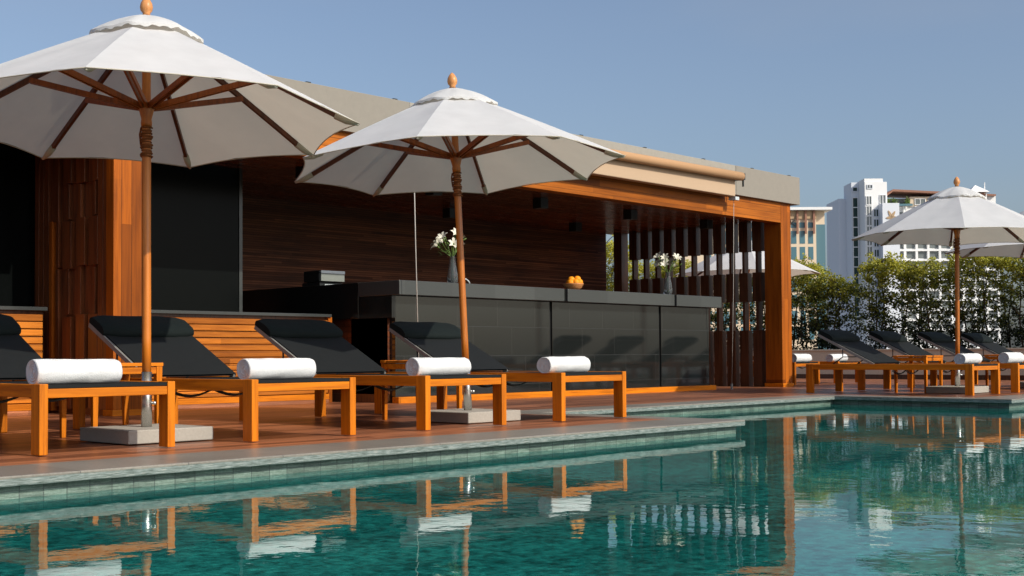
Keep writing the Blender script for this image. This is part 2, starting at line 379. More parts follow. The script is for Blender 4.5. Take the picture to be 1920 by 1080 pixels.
MB().box(X0, 16.15, 9.66, 12.75, 2.455, 2.50).build('ceiling', M['ceil'], pav)
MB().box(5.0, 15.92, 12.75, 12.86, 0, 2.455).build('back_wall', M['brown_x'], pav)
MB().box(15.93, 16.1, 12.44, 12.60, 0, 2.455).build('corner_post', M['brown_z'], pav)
# slatted end screen: each slat one part, alternating wide and narrow tiers
TIERS = [(0, .835, 1), (.835, 1.26, 0), (1.26, 1.69, 1), (1.69, 2.005, 0), (2.005, 2.455, 1)]
def slat(x, y, w=.15, n=.04, d=.12, flip=1):
    m = MB()
    for z0, z1, wide in TIERS:
        if wide: m.box(x, x+d, y, y+w, z0+.001, z1-.001)
        else: m.box(x+.003, x+d-.003, y+.055, y+.055+n, z0-.001, z1+.001)
    return m
for k in range(11):
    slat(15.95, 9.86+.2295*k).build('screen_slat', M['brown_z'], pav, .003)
# left fin (deep column with staggered slats on its side)
MB().box(5.32, 5.59, 9.497, 9.62, .05, 2.455).build('column_front', M['clad_z'], pav, .004)
MB().box(5.305, 5.60, 9.48, 9.64, 0, .05).build('column_base', M['teak_x'], pav, .003)
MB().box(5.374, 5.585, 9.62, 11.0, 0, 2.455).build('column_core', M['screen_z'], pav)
TL = [(0.05, .86, 1), (.86, 1.275, 0), (1.275, 1.695, 1), (1.695, 2.005, 0), (2.005, 2.455, 1)]
for k in range(4):
    y = 9.775+.229*k; m = MB()
    for z0, z1, wide in TL:
        o = .012*sin(k*2.3+z0*5)
        if wide: m.box(5.325+.004*(k % 2), 5.374, y, y+(.150 if k < 3 else .05), z0+o+.002, z1+o-.002)
        elif k == 3: m.box(5.326, 5.374, y+.001, y+.049, z0+o-.01, z1+o+.01)
        else: m.box(5.332, 5.374, y+.050+.02*(k % 2), y+.095+.02*(k % 2), z0+o, z1+o)
    m.build('column_slat', M['screen_z'], pav, .002)
for a, b in ((9.621, 9.68), (9.684, 9.768)): MB().box(5.326, 5.374, a, b, .05, 2.455).build('column_slat', M['screen_z'], pav, .002)
MB().box(5.312, 5.373, 10.55, 10.60, 0.02, 1.70).build('column_slat', M['clad_z'], pav, .002)  # same slat wood in the brighter cladding colour, painted as the sunlit edge
for y in (10.68, 10.77, 10.86): MB().box(5.342, 5.373, y, y+.07, 0.0, 2.455).build('column_slat', M['screen_z'], pav, .002)
# dark glazing behind half walls
MB().box(X0, 5.373, 11.0, 11.05, .0, 2.455).build('glazing', M['darkglass'], pav)
MB().box(5.60, 7.56, 10.95, 11.0, .0, 2.455).build('glazing', M['darkglass'], pav)
MB().box(7.56, 7.60, 10.94, 11.01, 0, 2.455).build('glazing_frame', M['capstone'], pav)
MB().box(7.52, 7.60, 11.01, 12.75, 0, 2.455).build('room_wall', M['interior'], pav)
MB().box(X0-.1, X0, 9.5, 12.86, 0, 2.5).build('end_wall', M['fascia'], pav)

def half_wall(x0, x1, label):
    t = thing('half_wall', (x0, 10.45, 0), label, 'low wall', 'timber half walls between the columns')
    w = x1-x0
    MB().box(0, w, .0, .20, .035, .872).build('slat_panel', M['slat_x'], t, 0)
    m = MB()
    for k in range(12): m.box(0, w, -.022, 0, .10+.0645*k, .10+.0645*k+.056)
    m.build('slats', M['slat_x'], t, .004)
    MB().box(-0.001, w+.03, -.05, .24, .90, .932).build('cap', M['capstone'], t, .003)
    MB().box(0, w+.015, -.002, .2, .872, .90).build('cap_shadow', M['brown_z'], t)  # dark brown strip standing in for the shade under the cap
    MB().box(0, w, -.035, .19, 0.0, .034).build('footing', M['deck'], t)
    MB().box(0, w, -.04, -.0225, .035, .092).build('base_board', M['teak_x'], t, .003)
    if w < 4: MB().box(w, w+.05, -.03, .2, 0, .90).build('end_post', M['clad_z'], t, .002)
half_wall(.35, 5.17, 'orange slatted timber half wall with dark cap left of the tall slatted column')
half_wall(5.62, 8.32, 'orange slatted timber half wall with dark cap between the column and the bar')

# ---------------------------------------------------------------- bar counter
bar = thing('bar_counter', (0, 0, 0), 'dark grey granite bar counter with overhanging top under the pavilion', 'bar counter')
BY = 9.63
for a, b in ((8.56, 10.96), (11.01, 13.10), (13.15, 14.24)):
    MB().box(a, b, BY, BY+.08, .065, 1.11).build('front_panel', M['bar'], bar, .003)
MB().box(8.60, 14.20, BY+.03, BY+.5, .065, 1.108).build('core', M['interior'], bar)
for a, b in ((8.50, 11.08), (11.14, 13.27), (13.32, 14.36)):
    MB().box(a, b, 9.50, 10.15, 1.112, 1.26).build('counter_top', M['bartop'], bar, .004)
MB().box(8.54, 14.32, 9.53, 10.10, 1.118, 1.252).build('joint_filler', M['black'], bar)
MB().box(8.54, 14.30, 9.56, 9.66, 0, .064).build('plinth', M['teak_x'], bar, .003)
MB().box(8.50, 9.0, 10.151, 12.3, .88, 1.26).build('return_counter', M['black'], bar, .004)
MB().box(8.53, 8.97, 9.72, 12.3, .09, .879).build('return_panel', M['return_x'], bar)
MB().box(8.525, 8.96, 9.72, 12.3, 0.0, .089).build('return_plinth', M['brown_z'], bar)
MB().box(8.503, 8.555, 9.62, 10.15, .88, 1.11).build('end_panel', M['black'], bar)
MB().box(8.53, 8.595, 9.715, 10.3, .09, .879).build('end_slats', M['return_x'], bar)

# things on the bar
def fruit():
    X, Y, Z = 11.50, 9.72, 1.26
    b = MB().lathe([(.04, 0), (.062, .004), (.102, .035), (.124, .078), (.127, .085), (.120, .085), (.096, .045), (.05, .018), (.01, .015)], 28).build('fruit_bowl', M['bowl'])
    b.location = (X, Y, Z); tag(b, 'small round wooden bowl of oranges on the bar counter', 'bowl')
    prof = [(.002+.042*sin(pi*i/12), -.042*cos(pi*i/12)) for i in range(13)]
    om = None
    spots = [(-.072, -.02, .090, 'leftmost orange in the wooden bowl'), (-.028, -.065, .095, 'orange low at the front of the wooden bowl, left of centre'), (.036, -.066, .098, 'orange at the front of the wooden bowl, right of centre'),
             (.076, -.005, .096, 'rightmost orange in the wooden bowl'), (.0, .06, .096, 'orange at the back of the wooden bowl'), (.046, -.025, .138, 'orange on top of the pile at the right of the bowl'), (-.036, .0, .128, 'orange on top of the pile at the left of the bowl')]
    for x, y, z, lab in spots:
        if om is None: o = MB().lathe(prof, 16).build('orange', M['orange']); om = o
        else: o = om.copy(); COL.objects.link(o)
        o.location = (X+x, Y+y, Z+z); o.rotation_euler = (x*9, y*9, 0); tag(o, lab, 'orange', 'oranges in the bowl')
fruit()
def flower(m_p, m_g, base, d, sc, rnd):
    d = Vector(d).normalized(); x = d.orthogonal().normalized(); y = d.cross(x)
    a0 = rnd.random()*6
    for k in range(6):
        a = a0+k*pi/3; o = x*cos(a)+y*sin(a); t = d.cross(o)
        P = []
        for s_, w_, h_ in ((0, .12, 0), (.35, .42, .42), (.75, .40, .78), (1.1, .05, .72)):
            c = base+(o*(s_)+d*h_)*sc
            P.append([c-t*w_*sc*.6, c+d*(-.06*sc), c+t*w_*sc*.6])
        m_p.grid(P)
    m_g.tube([base-d*sc*.6, base+d*.1*sc], [.12*sc, .16*sc], 6)
def vase(X, Y, label, seed, h=.36):
    rnd = random.Random(seed)
    t = thing('flower_vase', (X, Y, 1.26), label, 'vase', 'vases of white lilies on the bar')
    MB().lathe([(.042, 0), (.052, .012), (.060, .05), (.058, .09), (.045, .17), (.034, .24), (.028, .30), (.030, .302), (.024, .298), (.040, .17), (.052, .09), (.052, .05), (.03, .02), (.001, .018)], 24).build('glass', M['vglass'], t)
    pm, gm = MB(), MB()
    for i in range(12):
        a = i*2.4+rnd.random(); rr = .05+.13*rnd.random()
        top = Vector((rr*cos(a), rr*sin(a), .36+.17*rnd.random()))
        gm.tube([(.012*cos(a), .012*sin(a), .03), (.012*cos(a), .012*sin(a), .29), top], .004, 5)
        d = Vector((cos(a)*.9, sin(a)*.9, .5+rnd.random()*.5))
        if i % 3 != 2:
            pm = MB(); flower(pm, gm, top, d, .052+.014*rnd.random(), rnd)
            pm.build('lily', M['petal'], t)
        else: gm.tube([top, top+d.normalized()*.05], [.009, .004], 6)
    for i in range(46):
        a = rnd.random()*6.28; z = .31+.16*rnd.random(); r = .03+.12*rnd.random()
        c = Vector((r*cos(a), r*sin(a), z)); o = Vector((cos(a), sin(a), rnd.uniform(-.3, .8))).normalized(); w = Vector((-sin(a), cos(a), 0))*.010
        gm.grid([[c-w*.3, c+w*.3], [c+o*.03-w, c+o*.03+w], [c+o*.07-w*.2, c+o*.07+w*.2]])
    gm.build('stems', M['green'], t)
vase(9.41, 9.66, 'tall glass vase of white lilies on the bar, behind the second umbrella pole', 3)
vase(13.29, 9.62, 'tall glass vase of white lilies near the right end of the bar', 8)
o = MB().tube([(0, 0, 0), (0, 0, .03), (.02, 0, .055), (.06, 0, .055), (.10, 0, .03), (.115, 0, .008)], .007, 8).build('handle_tool', M['lightplastic'])
o.location = (9.50, 9.60, 1.26); tag(o, 'small curved white handle lying on the bar beside the left flower vase', 'handle')
reg = thing('cash_register', (8.62, 10.95, 1.26), 'dark cash register with pale screen on the far end of the bar return', 'cash register')
MB().box(0.02, .34, .02, .34, 0, .05).build('body', M['lampbox'], reg, .006)
MB().box(.0, .33, -.03, .015, .06, .145).build('screen', M['screen'], reg, .004)
MB().box(-.002, .332, -.034, -.0305, .147, .178).build('top_strip', M['lightplastic'], reg)
MB().box(.01, .32, .018, .30, .055, .18).build('printer', M['lampbox'], reg, .008)
m = MB()
for i in range(5): m.box(.08+.028*i, .10+.028*i, .004, .018, .012, .03)
m.build('keys', M['lightplastic'], reg)
for x, y, lab in ((8.0, 10.4, 'behind the left umbrella edge'), (9.84, 10.4, 'above the left part of the bar'), (11.68, 10.4, 'above the middle of the bar'), (13.52, 10.4, 'above the right part of the bar'), (15.34, 10.4, 'nearest the slatted end screen'), (11.6, 11.95, 'at the back above the bar'), (14.2, 11.95, 'at the back towards the end screen')):
    t = thing('ceiling_lamp', (x, y, 2.455), 'square black surface lamp on the dark pavilion ceiling, '+lab, 'ceiling lamp', 'square lamps under the pavilion ceiling')
    MB().box(-.07, .07, -.07, .07, -.13, -.001).build('housing', M['lampbox'], t, .004)
    MB().box(-.05, .05, -.05, .05, -.132, -.1305).build('lens', M['lens'], t)

# roller awning
aw = thing('roller_awning', (8.75, 9.25, 2.88), 'rolled cream awning with bare tube along the beige parapet', 'awning')
L = 14.50-8.75
MB().tube([(0, 0, .015), (L*.5, 0, .0), (L, 0, .015)], .058, 20).build('roll', M['awning'], aw)
MB().box(.0, L-.06, .06, .17, -.255, -.02).build('valance', M['awning_p'], aw, .01)
m = MB()
m.box(L+.001, L+.05, -.03, .19, -.03, .06); m.box(L+.03, L+.045, -.01, .01, -.12, -.03)
m.build('bracket', M['rod'], aw)
m = MB(); m.box(L-.055, L-.02, .10, .19, -.25, -.04); m.build('bracket', M['alu'], aw)
MB().box(L-.06, L+.03, .06, .17, -.30, -.2555).build('end_cap', M['lightplastic'], aw)
m = MB(); m.box(-.05, -.001, -.03, .19, -.03, .06); m.build('bracket', M['rod'], aw)
MB().tube([(L-.01, .12, -.26), (L+.0, .15, -1.5), (L+.01, .2, -2.84)], .0035, 6).build('cord', M['cord'], aw)
MB().tube([(-.23, .05, -.26), (-.21, .05, -1.2), (-.16, .05, -2.84)], .006, 6).build('cord', M['cord'], aw)
MB().box(L-.005, L+.02, .19, .21, -2.88, -2.80).build('floor_clip', M['alu'], aw)

# ---------------------------------------------------------------- sun loungers
LW, LL = .757, 2.057
def make_lounger():
    t = thing('sun_lounger', (0, 0, 0), 'x', 'sun lounger', 'teak sun loungers round the pool')
    for x in (0, LW-.045):
        for y in (0, LL-.09):
            MB().box(x, x+.045, y, y+.09, .006, .356).build('leg', M['teak_z'], t, .003)
    for x in (.002, LW-.043): MB().box(x, x+.041, .09, LL-.09, .288, .3545).build('side_rail', M['teak'], t, .003)
    MB().box(.045, LW-.045, .005, .04, .286, .331).build('foot_beam', M['teak_x'], t, .003)
    MB().box(.045, LW-.045, LL-.06, LL-.02, .286, .331).build('head_beam', M['teak_x'], t, .003)
    # seat sling, slightly sagging
    P = [[(.046+(LW-.092)*i/8, .008+1.22*j/10, .351-.006*sin(pi*i/8)*sin(pi*j/10)) for i in range(9)] for j in range(11)]
    m = MB(); m.grid(P); Q = [[(x, y, z-.017) for x, y, z in row] for row in P]; m.grid([list(reversed(r)) for r in Q])
    for A, B in ((P[0], Q[0]),): m.grid([B, A])
    m.grid([P[-1], Q[-1]])
    m.build('seat_sling', M['sling'], t)
    a = radians(26.5); hy, hz = 1.19, .352; D = Vector((0, cos(a), sin(a))); N = Vector((0, -sin(a), cos(a)))
    H = Vector((0, hy, hz)); T = .80
    P = [[Vector((.05+(LW-.10)*i/8, 0, 0))+H+D*(T*j/10)+N*(.022-.008*sin(pi*i/8)*sin(pi*j/10)) for i in range(9)] for j in range(11)]
    m = MB(); m.grid(P); Q = [[v-N*.014 for v in row] for row in P]; m.grid([list(reversed(r)) for r in Q]); m.grid([P[-1], Q[-1]])
    m.grid([[r[0] for r in P], [r[0] for r in Q]]); m.grid([[r[-1] for r in Q], [r[-1] for r in P]])
    m.build('backrest', M['sling'], t)
    m = MB()
    for x in (.042, LW-.062): m.bar(Vector((x, 0, 0))+H-N*.002, Vector((x, 0, 0))+H-N*.002+D*T, .016, .030, N)
    m.bar(Vector((.05, 0, 0))+H+D*T, Vector((LW-.05, 0, 0))+H+D*T, .016, .02, N)
    m.build('back_frame', M['alu'], t)
    # bolster: rounded profile along the slope
    prof = []
    cx, rx, ry = .705, .135, .046
    for k in range(20):
        an = 2*pi*k/20; c, s_ = cos(an), sin(an)
        prof.append((cx+rx*(abs(c)**.75)*(1 if c > 0 else -1), .030+ry*(abs(s_)**.8)*(1 if s_ > 0 else -1)))
    rows = []
    for i in range(13):
        u = i/12; x = .035+(LW-.07)*u; e = min(u, 1-u)*12; k = 1 if e >= 2 else (.78 if e < .5 else .95)
        if e >= 2: pass
        rows.append([Vector((x, 0, 0))+H+D*(cx+(p-cx)*k)+N*(.030+(q-.030)*k+.002*sin(p*40+u*9)) for p, q in prof])
    m = MB(); m.grid([r+[r[0]] for r in rows]); m.add(rows[0], [tuple(reversed(range(20)))], False); m.add(rows[-1], [tuple(range(20))], False)
    m.build('pillow', M['pillow'], t)
    m = MB()
    for x in (.07, LW-.07): m.tube([(x, 1.76, .335), (x, 1.60, .44), H+Vector((x, 0, 0))+D*.46], .007, 6)
    m.tube([(.07, 1.60, .44), (LW-.07, 1.60, .44)], .006, 6); m.build('prop_rod', M['rod'], t)
    m = MB()
    for k in (0, 1):
        x0 = .05+k*.33; m.tube([(x0+.33*i/10, .95, .285-.042*sin(pi*i/10)) for i in range(11)], .006, 6)
        m.tube([(x0+.33*i/10, .965, .278-.042*sin(pi*i/10)) for i in range(11)], .005, 6)
    m.build('webbing_strap', M['rod'], t)
    return t
LPOS = [(2.900, 5.88, 'black sling sun lounger at the left edge, nearest of the near row'),
        (4.148, 5.88, 'black sling sun lounger just right of the first umbrella pole'),
        (5.482, 5.88, 'black sling sun lounger left of the second umbrella pole'),
        (6.817, 5.88, 'last black sling sun lounger of the near row, right of the second umbrella pole'),
        (13.502, 5.68, 'far lounger seen side on at the corner of the pool recess'),
        (14.80, 5.68, 'far lounger just behind the side-on one, foot beside the third umbrella'),
        (16.22, 5.68, 'third lounger of the far row, backrest crossing behind the third umbrella pole'),
        (17.62, 5.68, 'rightmost lounger of the far row, foot outside the picture'),
        (16.775, 9.80, 'lounger half hidden behind the right pavilion post'),
        (18.12, 9.80, 'lounger behind the far side-on one, its towel showing under the backrest')]
proto = make_lounger()
for i, (x, y, lab) in enumerate(LPOS):
    o = proto if i == 0 else copy_tree(proto)
    o.location = (x, y, 0); o['label'] = lab

# towels
def towel_mesh(seed):
    rnd = random.Random(seed); Ls, R_ = .475, .066; n = 36
    ph = [rnd.random()*6 for _ in range(6)]
    prof = [(0, .004)]
    for k in range(1, 8): prof.append((R_*k/8.5, .012))
    prof += [(R_*.93, .002), (R_*.99, .014), (R_, .035)]
    prof += [(R_, Ls*j/16) for j in range(2, 15)]
    prof += [(R_, Ls-.035), (R_*.99, Ls-.014), (R_*.93, Ls-.002)]
    for k in range(7, 0, -1): prof.append((R_*k/8.5, Ls-(.002 if k % 2 else .024)))
    prof.append((0, Ls-.004))
    vs = []; fs = []
    for r, x in prof:
        for k in range(n):
            a = 2*pi*k/n
            sp = 1+.02*sin(2*a+ph[0]+x*6)+.012*sin(5*a+ph[1]+x*22)+.012*sin(a*3+x*35+ph[2])*max(0, -sin(a))
            sp += .03*math.exp(-((a-1.2)/.12)**2)+.02*math.exp(-((a-.35-.6*x)/.1)**2)+.02*math.exp(-((a-2.5+.5*x)/.12)**2)
            z = r*sp*sin(a); y = r*sp*cos(a)*1.06
            z = max(z, -R_*.90)
            vs.append((x, y, z+R_*.90))
    sc = []
    for k in range(64):
        a = 2*pi*k/16+1.0; r = R_*(.12+.80*k/64); sc.append((.010, r*cos(a), max(r*sin(a), -R_*.88)+R_*.90))
    for i in range(len(prof)-1):
        for k in range(n):
            a = i*n+k; b = i*n+(k+1) % n; fs.append((a, b, b+n, a+n))
    m = MB().add(vs, fs, True); m.tube(sc, [.0028+.0012*sin(i*.5) for i in range(64)], 5)
    fl = [(Ls*j/20, R_*(1.03+.015*sin(j*1.3+ph[3]))*cos(1.95), R_*(1.02+.012*sin(j*.9+ph[4]))*sin(1.95)+R_*.90) for j in range(1, 20)]
    m.tube(fl, [.003+.0015*sin(j*.8+ph[5]) for j in range(19)], 5)
    return m
TW = [(2.93, 6.03, 'left edge lounger, biggest in view'), (4.19, 6.03, 'lounger right of the first umbrella pole'), (5.50, 6.03, 'lounger left of the second umbrella pole'), (6.79, 6.03, 'last lounger of the near row'),
      (13.79, 5.95, 'side-on far lounger below the third umbrella'), (15.05, 5.95, 'far lounger right of the third umbrella'), (16.98, 9.95, 'lounger half hidden behind the pavilion post'), (18.10, 9.95, 'lounger seen under the far backrest')]
for i, (x, y, lab) in enumerate(TW):
    o = towel_mesh(i).build('rolled_towel', M['towel']); o.location = (x, y, .352); o.rotation_euler = (0, 0, random.uniform(-.035, .035)); o.scale = (random.uniform(.97, 1.02), 1, random.uniform(.95, 1.03))
    tag(o, 'rolled white towel on the foot of the '+lab, 'towel', 'rolled white towels on the loungers')

# side tables
def make_table():
    t = thing('side_table', (0, 0, 0), 'x', 'side table', 'small teak side tables between loungers')
    W, D = .46, .42
    for x in (0, W-.04):
        for y in (0, D-.04):
            m = MB(); cx, cy = x+.02, y+.02; vs = []
            for z, h in ((.0, .014), (.43, .02)): vs += [(cx+sx*h, cy+sy*h, z) for sx, sy in ((-1, -1), (1, -1), (1, 1), (-1, 1))]
            m.add(vs, [(3, 2, 1, 0), (4, 5, 6, 7), (0, 1, 5, 4), (1, 2, 6, 5), (2, 3, 7, 6), (3, 0, 4, 7)]); m.build('leg', M['teak_z'], t, .002)
    m = MB(); m.box(.04, W-.04, .004, .024, .385, .425); m.box(.04, W-.04, D-.024, D-.004, .385, .425); m.box(.004, .024, .04, D-.04, .385, .425); m.box(W-.024, W-.004, .04, D-.04, .385, .425)
    m.build('apron', M['teak_x'], t, .002)
    m = MB(); m.box(-.004, W+.004, -.004, .05, .431, .452); m.box(-.004, W+.004, D-.05, D+.004, .431, .452)
    for k in range(6): m.box(.0+.0785*k, .0685+.0785*k, .051, D-.051, .431, .449)
    m.build('tabletop', M['teak_x'], t, .002)
    return t
tp = make_table()
for i, (x, y, lab) in enumerate([(3.68, 6.80, 'small teak side table behind the first umbrella pole'), (6.27, 6.80, 'small teak side table behind the towel left of the second umbrella pole'),
                                 (14.31, 6.58, 'small teak side table behind the side-on far lounger'), (17.05, 6.58, 'small teak side table at the right edge between far loungers'), (17.58, 10.7, 'small teak side table beyond the pavilion post')]):
    o = tp if i == 0 else copy_tree(tp)
    o.location = (x, y, 0); o['label'] = lab

# ---------------------------------------------------------------- umbrellas
def umbrella(x, y, tx, ty, R, zr, rot, seed, label, za=2.46):
    rnd = random.Random(seed)
    t = thing('pool_umbrella', (x, y, 0), label, 'umbrella', 'white octagonal pool umbrellas')
    A = Vector((tx, ty, 1)).normalized(); e1 = (Vector((1, 0, 0))-A*A.x).normalized(); e2 = A.cross(e1)
    F = lambda r, a, z: A*z+(e1*cos(a)+e2*sin(a))*r
    MM = Matrix(((e1.x, e2.x, A.x, 0), (e1.y, e2.y, A.y, 0), (e1.z, e2.z, A.z, 0), (0, 0, 0, 1)))
    m = MB().box(-.272, .272, -.272, .272, .006, .083); b = m.build('base_block', M['block'], t, .006)
    MB().tube([F(0, 0, .0835), F(0, 0, .40)], .030, 20).build('steel_sleeve', M['steel'], t)
    for zb in (.30, .22): MB().tube([F(.03, -.9, zb), F(.055, -.9, zb)], .009, 8).build('clamp_bolt', M['steel'], t)
    MB().tube([F(0, 0, .40+i*.2) for i in range(11)], .0255, 18).build('pole', M['pole'], t)
    MB().lathe([(.030, 1.845), (.033, 1.87), (.030, 1.89), (.040, 1.93), (.046, 1.95), (.046, 1.985), (.030, 1.99)], 20, MM).build('runner_hub', M['pole'], t)
    MB().lathe([(.028, 2.30), (.045, 2.31), (.045, 2.35), (.028, 2.36)], 16, MM).build('top_hub', M['pole'], t)
    m = MB(); pts = []
    for k in range(15*12):
        a = 2*pi*k/12; z = 1.66+.18*k/(180); pts.append(F(.030+.004*sin(k*.11), a, z+.004*sin(k*.37)))
    m.tube(pts, .0052, 5)
    m.tube([F(.033, 2.2, 1.84), F(.040, 2.3, 1.80), F(.035, 2.2, 1.74)], .006, 6)
    m.build('rope', M['rope'], t)
    MB().lathe([(.012, za+.015), (.026, za+.02), (.020, za+.032), (.034, za+.05), (.038, za+.07), (.034, za+.092), (.022, za+.115), (.007, za+.132), (.001, za+.134)], 20, MM).build('finial', M['finial'], t)
    # canopy
    zt = za-.02; r_in = .05
    def rib_pt(s, a): return r_in+(R-r_in)*s, zt+(zr-zt)*(s**1.06)
    can = MB(); na, nr = 10, 12
    for k in range(8):
        a0, a1 = rot+k*pi/4, rot+(k+1)*pi/4; sd = rnd.random()*6
        P = []
        for j in range(nr+1):
            row = []
            for i in range(na+1):
                u = i/na; bow = 4*u*(1-u); s = j/nr*(1-.034*bow)
                r, z = rib_pt(s, 0)
                c = F(r, a0, z)*(1-u)+F(r, a1, z)*u
                row.append(c-A*(.013*bow*s*(1.1-s)*2+.003*sin(sd+9*u+7*s)*bow+.002*sin(2*sd+23*u*s)*bow))
            P.append(row)
        can.grid(P)
    c = can.build('canopy', M['canvas'], t)
    # hem and seams
    m = MB()
    for k in range(8):
        a0, a1 = rot+k*pi/4, rot+(k+1)*pi/4; pts = []
        for i in range(na+1):
            u = i/na; bow = 4*u*(1-u); s = 1-.034*bow; r, z = rib_pt(s, 0)
            pts.append(F(r, a0, z)*(1-u)+F(r, a1, z)*u-A*(.013*bow*s*(1.1-s)*2+.002))
        m.tube(pts, .0035, 5)
    m.build('hem', M['pocket'], t)
    for k in range(8):
        a = rot+k*pi/4
        pts = [F(rib_pt(s, 0)[0], a, rib_pt(s, 0)[1]-.027) for s in (.0, .25, .5, .75, .915)]
        m = MB()
        for p, q in zip(pts, pts[1:]): m.bar(p, q, .021, .030, A)
        rb = m.build('rib', M['rib'], t)
        m = MB(); q0 = F(rib_pt(.88, 0)[0], a, rib_pt(.88, 0)[1]-.030); q1 = F(R*.995, a, zr-.008)
        m.tube([q0, q0*.5+q1*.5-A*.006, q1], [.021, .020, .008], 8); m.build('rib_pocket', M['pocket'], rb)
        r, z = rib_pt(.52, 0)
        m = MB()
        for sgn in (-1, 1):
            off = (e1*-sin(a)+e2*cos(a))*.013*sgn
            m.bar(F(.042, a, 1.962)+off, F(r, a, z-.035)+off, .011, .032, A)
        m.build('strut', M['strut'], t)
    # vent cap
    m = MB(); rows = []; n = 96; ph = [rnd.random()*6 for _ in range(5)]
    for j in range(7):
        s = j/6; row = []
        for i in range(n):
            a = rot+2*pi*i/n; w = (i % (n//8))/(n/8); bow = 4*w*(1-w)
            r = .028+(.335-.028)*s*(1-.04*bow)
            z = za+.012-.105*(s**1.25)+s*s*(.006*sin(3*a+ph[0])+.004*sin(7*a+ph[1])+.004*sin(13*a+ph[2]+s*3))-.03*s*s*s
            z = max(z, zt+(zr-zt)*((r-r_in)/(R-r_in))+.014+.006*sin(9*a+s*8+ph[4])*sin(pi*s))
            row.append(F(r, a, z))
        row.append(row[0]); rows.append(row)
    m.grid(rows)
    low = [F(.334, rot+2*pi*i/n, 0) for i in range(n)]
    rim = rows[-1]; skirt = [[p for p in rim], [p-A*(.016+.006*sin(i*1.9+ph[3])) for i, p in enumerate(rim[:-1])]+[rim[-1]-A*.016]]
    m.grid(skirt)
    m.build('vent_cap', M['canvas'], t)
    return t
umbrella(3.849, 6.491, .022, .042, 1.251, 1.853, radians(-44), 1, 'largest white octagonal umbrella on a wooden pole at the upper left', 2.495)
umbrella(6.486, 6.497, -.010, .050, 1.253, 1.871, radians(-56.2), 2, 'white octagonal umbrella in the middle, in front of the bar', 2.46)
umbrella(14.515, 6.29, .006, -.010, 1.22, 1.858, radians(-62.7), 3, 'white octagonal umbrella at the right over the far loungers', 2.455)
umbrella(17.20, 6.29, .0, .0, 1.22, 1.85, radians(-58), 4, 'white umbrella cut by the right edge, behind the third one', 2.44)
umbrella(18.5, 11.7, .0, .0, 1.25, 1.86, radians(-50), 5, 'far white umbrella half hidden behind the pavilion post and end screen', 2.44)

# ---------------------------------------------------------------- planter wall and hedge
pw = thing('planter_wall', (21.8, 5.0, 0), 'low speckled stone planter wall behind the far loungers', 'planter')
MB().box(0, .18, 0, 18.8, .085, .53).build('wall', M['planter'], pw)
MB().box(-.02, .20, 0, 18.8, .5305, .56).build('coping', M['planter'], pw, .004)
MB().box(.015, .165, 0, 18.8, .0, .0845).build('skirting', M['brown_z'], pw)
struct('planter_soil', MB().box(22.0, 22.9, 5.0, 23.8, .0, .45), M['soil'])
def tree(Y, top, seed, label):
    rnd = random.Random(seed); t = thing('hedge_tree', (22.42, Y, .45), label, 'tree', 'leafy hedge trees in the planter')
    h = top-.45; m = MB(); tips = []
    for k in range(4):
        x, y = rnd.uniform(-.18, .18), rnd.uniform(-.38, .38); p = [Vector((x, y, 0))]
        for j in range(1, 6): p.append(p[-1]+Vector((rnd.uniform(-.05, .05), rnd.uniform(-.07, .07), h*.92/5)))
        m.tube(p, [.017, .015, .013, .010, .007, .003], 6)
        for q in range(9):
            i = rnd.randrange(1, 6); a = rnd.random()*6.28; e = p[i]+Vector((cos(a)*.16, sin(a)*.30, rnd.uniform(.05, .2)))
            m.tube([p[i], (p[i]+e)/2+Vector((0, 0, .02)), e], [.008, .006, .002], 4); tips.append(e)
        tips += p[1:]
    m.build('trunk', M['bark'], t)
    m = MB()
    cl = []
    for k in range(205):
        z = h*(1-rnd.random()**1.12*.97)
        if rnd.random() < .15: z = h*rnd.uniform(.75, 1)
        yy = rnd.uniform(-.46, .46); xx = rnd.uniform(-.30, .30)
        zt_ = h*(1-.13*(abs(yy)/.5)**2-.05*abs(sin(yy*13+seed)))
        cl.append((Vector((xx, yy, min(z, zt_))), rnd.uniform(.06, .15)))
    for e in tips:
        if rnd.random() < .5: cl.append((e, .09))
    for c, r in cl:
        for q in range(rnd.randrange(24, 42)):
            v = Vector((rnd.gauss(0, 1), rnd.gauss(0, 1), rnd.gauss(0, .8))).normalized()*r*rnd.random()**.4
            p = c+v
            if p.z < .05: continue
            d = Vector((rnd.uniform(-1, 1), rnd.uniform(-1, 1), rnd.uniform(-.4, .9))).normalized(); w = d.cross(Vector((rnd.uniform(-1, 1), rnd.uniform(-1, 1), rnd.uniform(-1, 1)))).normalized()
            l = rnd.uniform(.034, .062); ww = l*.36
            nrm = d.cross(w)
            m.add([p, p+d*l*.5+w*ww+nrm*.004, p+d*l, p+d*l*.5-w*ww+nrm*.004], [(0, 1, 2, 3)])
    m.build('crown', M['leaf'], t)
TR = [(18.5, 3.3), (17.6, 3.1), (16.7, 2.55), (15.75, 2.45), (14.8, 2.4), (13.85, 2.38), (12.95, 2.38), (12.15, 1.98), (11.1, 2.32), (10.25, 2.16), (9.35, 2.36), (8.45, 2.27), (7.6, 2.36), (6.7, 2.24)]
ORD = ['first', 'second', 'third', 'fourth', 'fifth', 'sixth', 'seventh', 'eighth', 'ninth', 'tenth', 'eleventh', 'twelfth', 'thirteenth', 'fourteenth']
for i, (Y, top) in enumerate(TR):
    tree(Y, top, 40+i, ORD[i]+' leafy hedge tree along the planter, counting from the pavilion end')

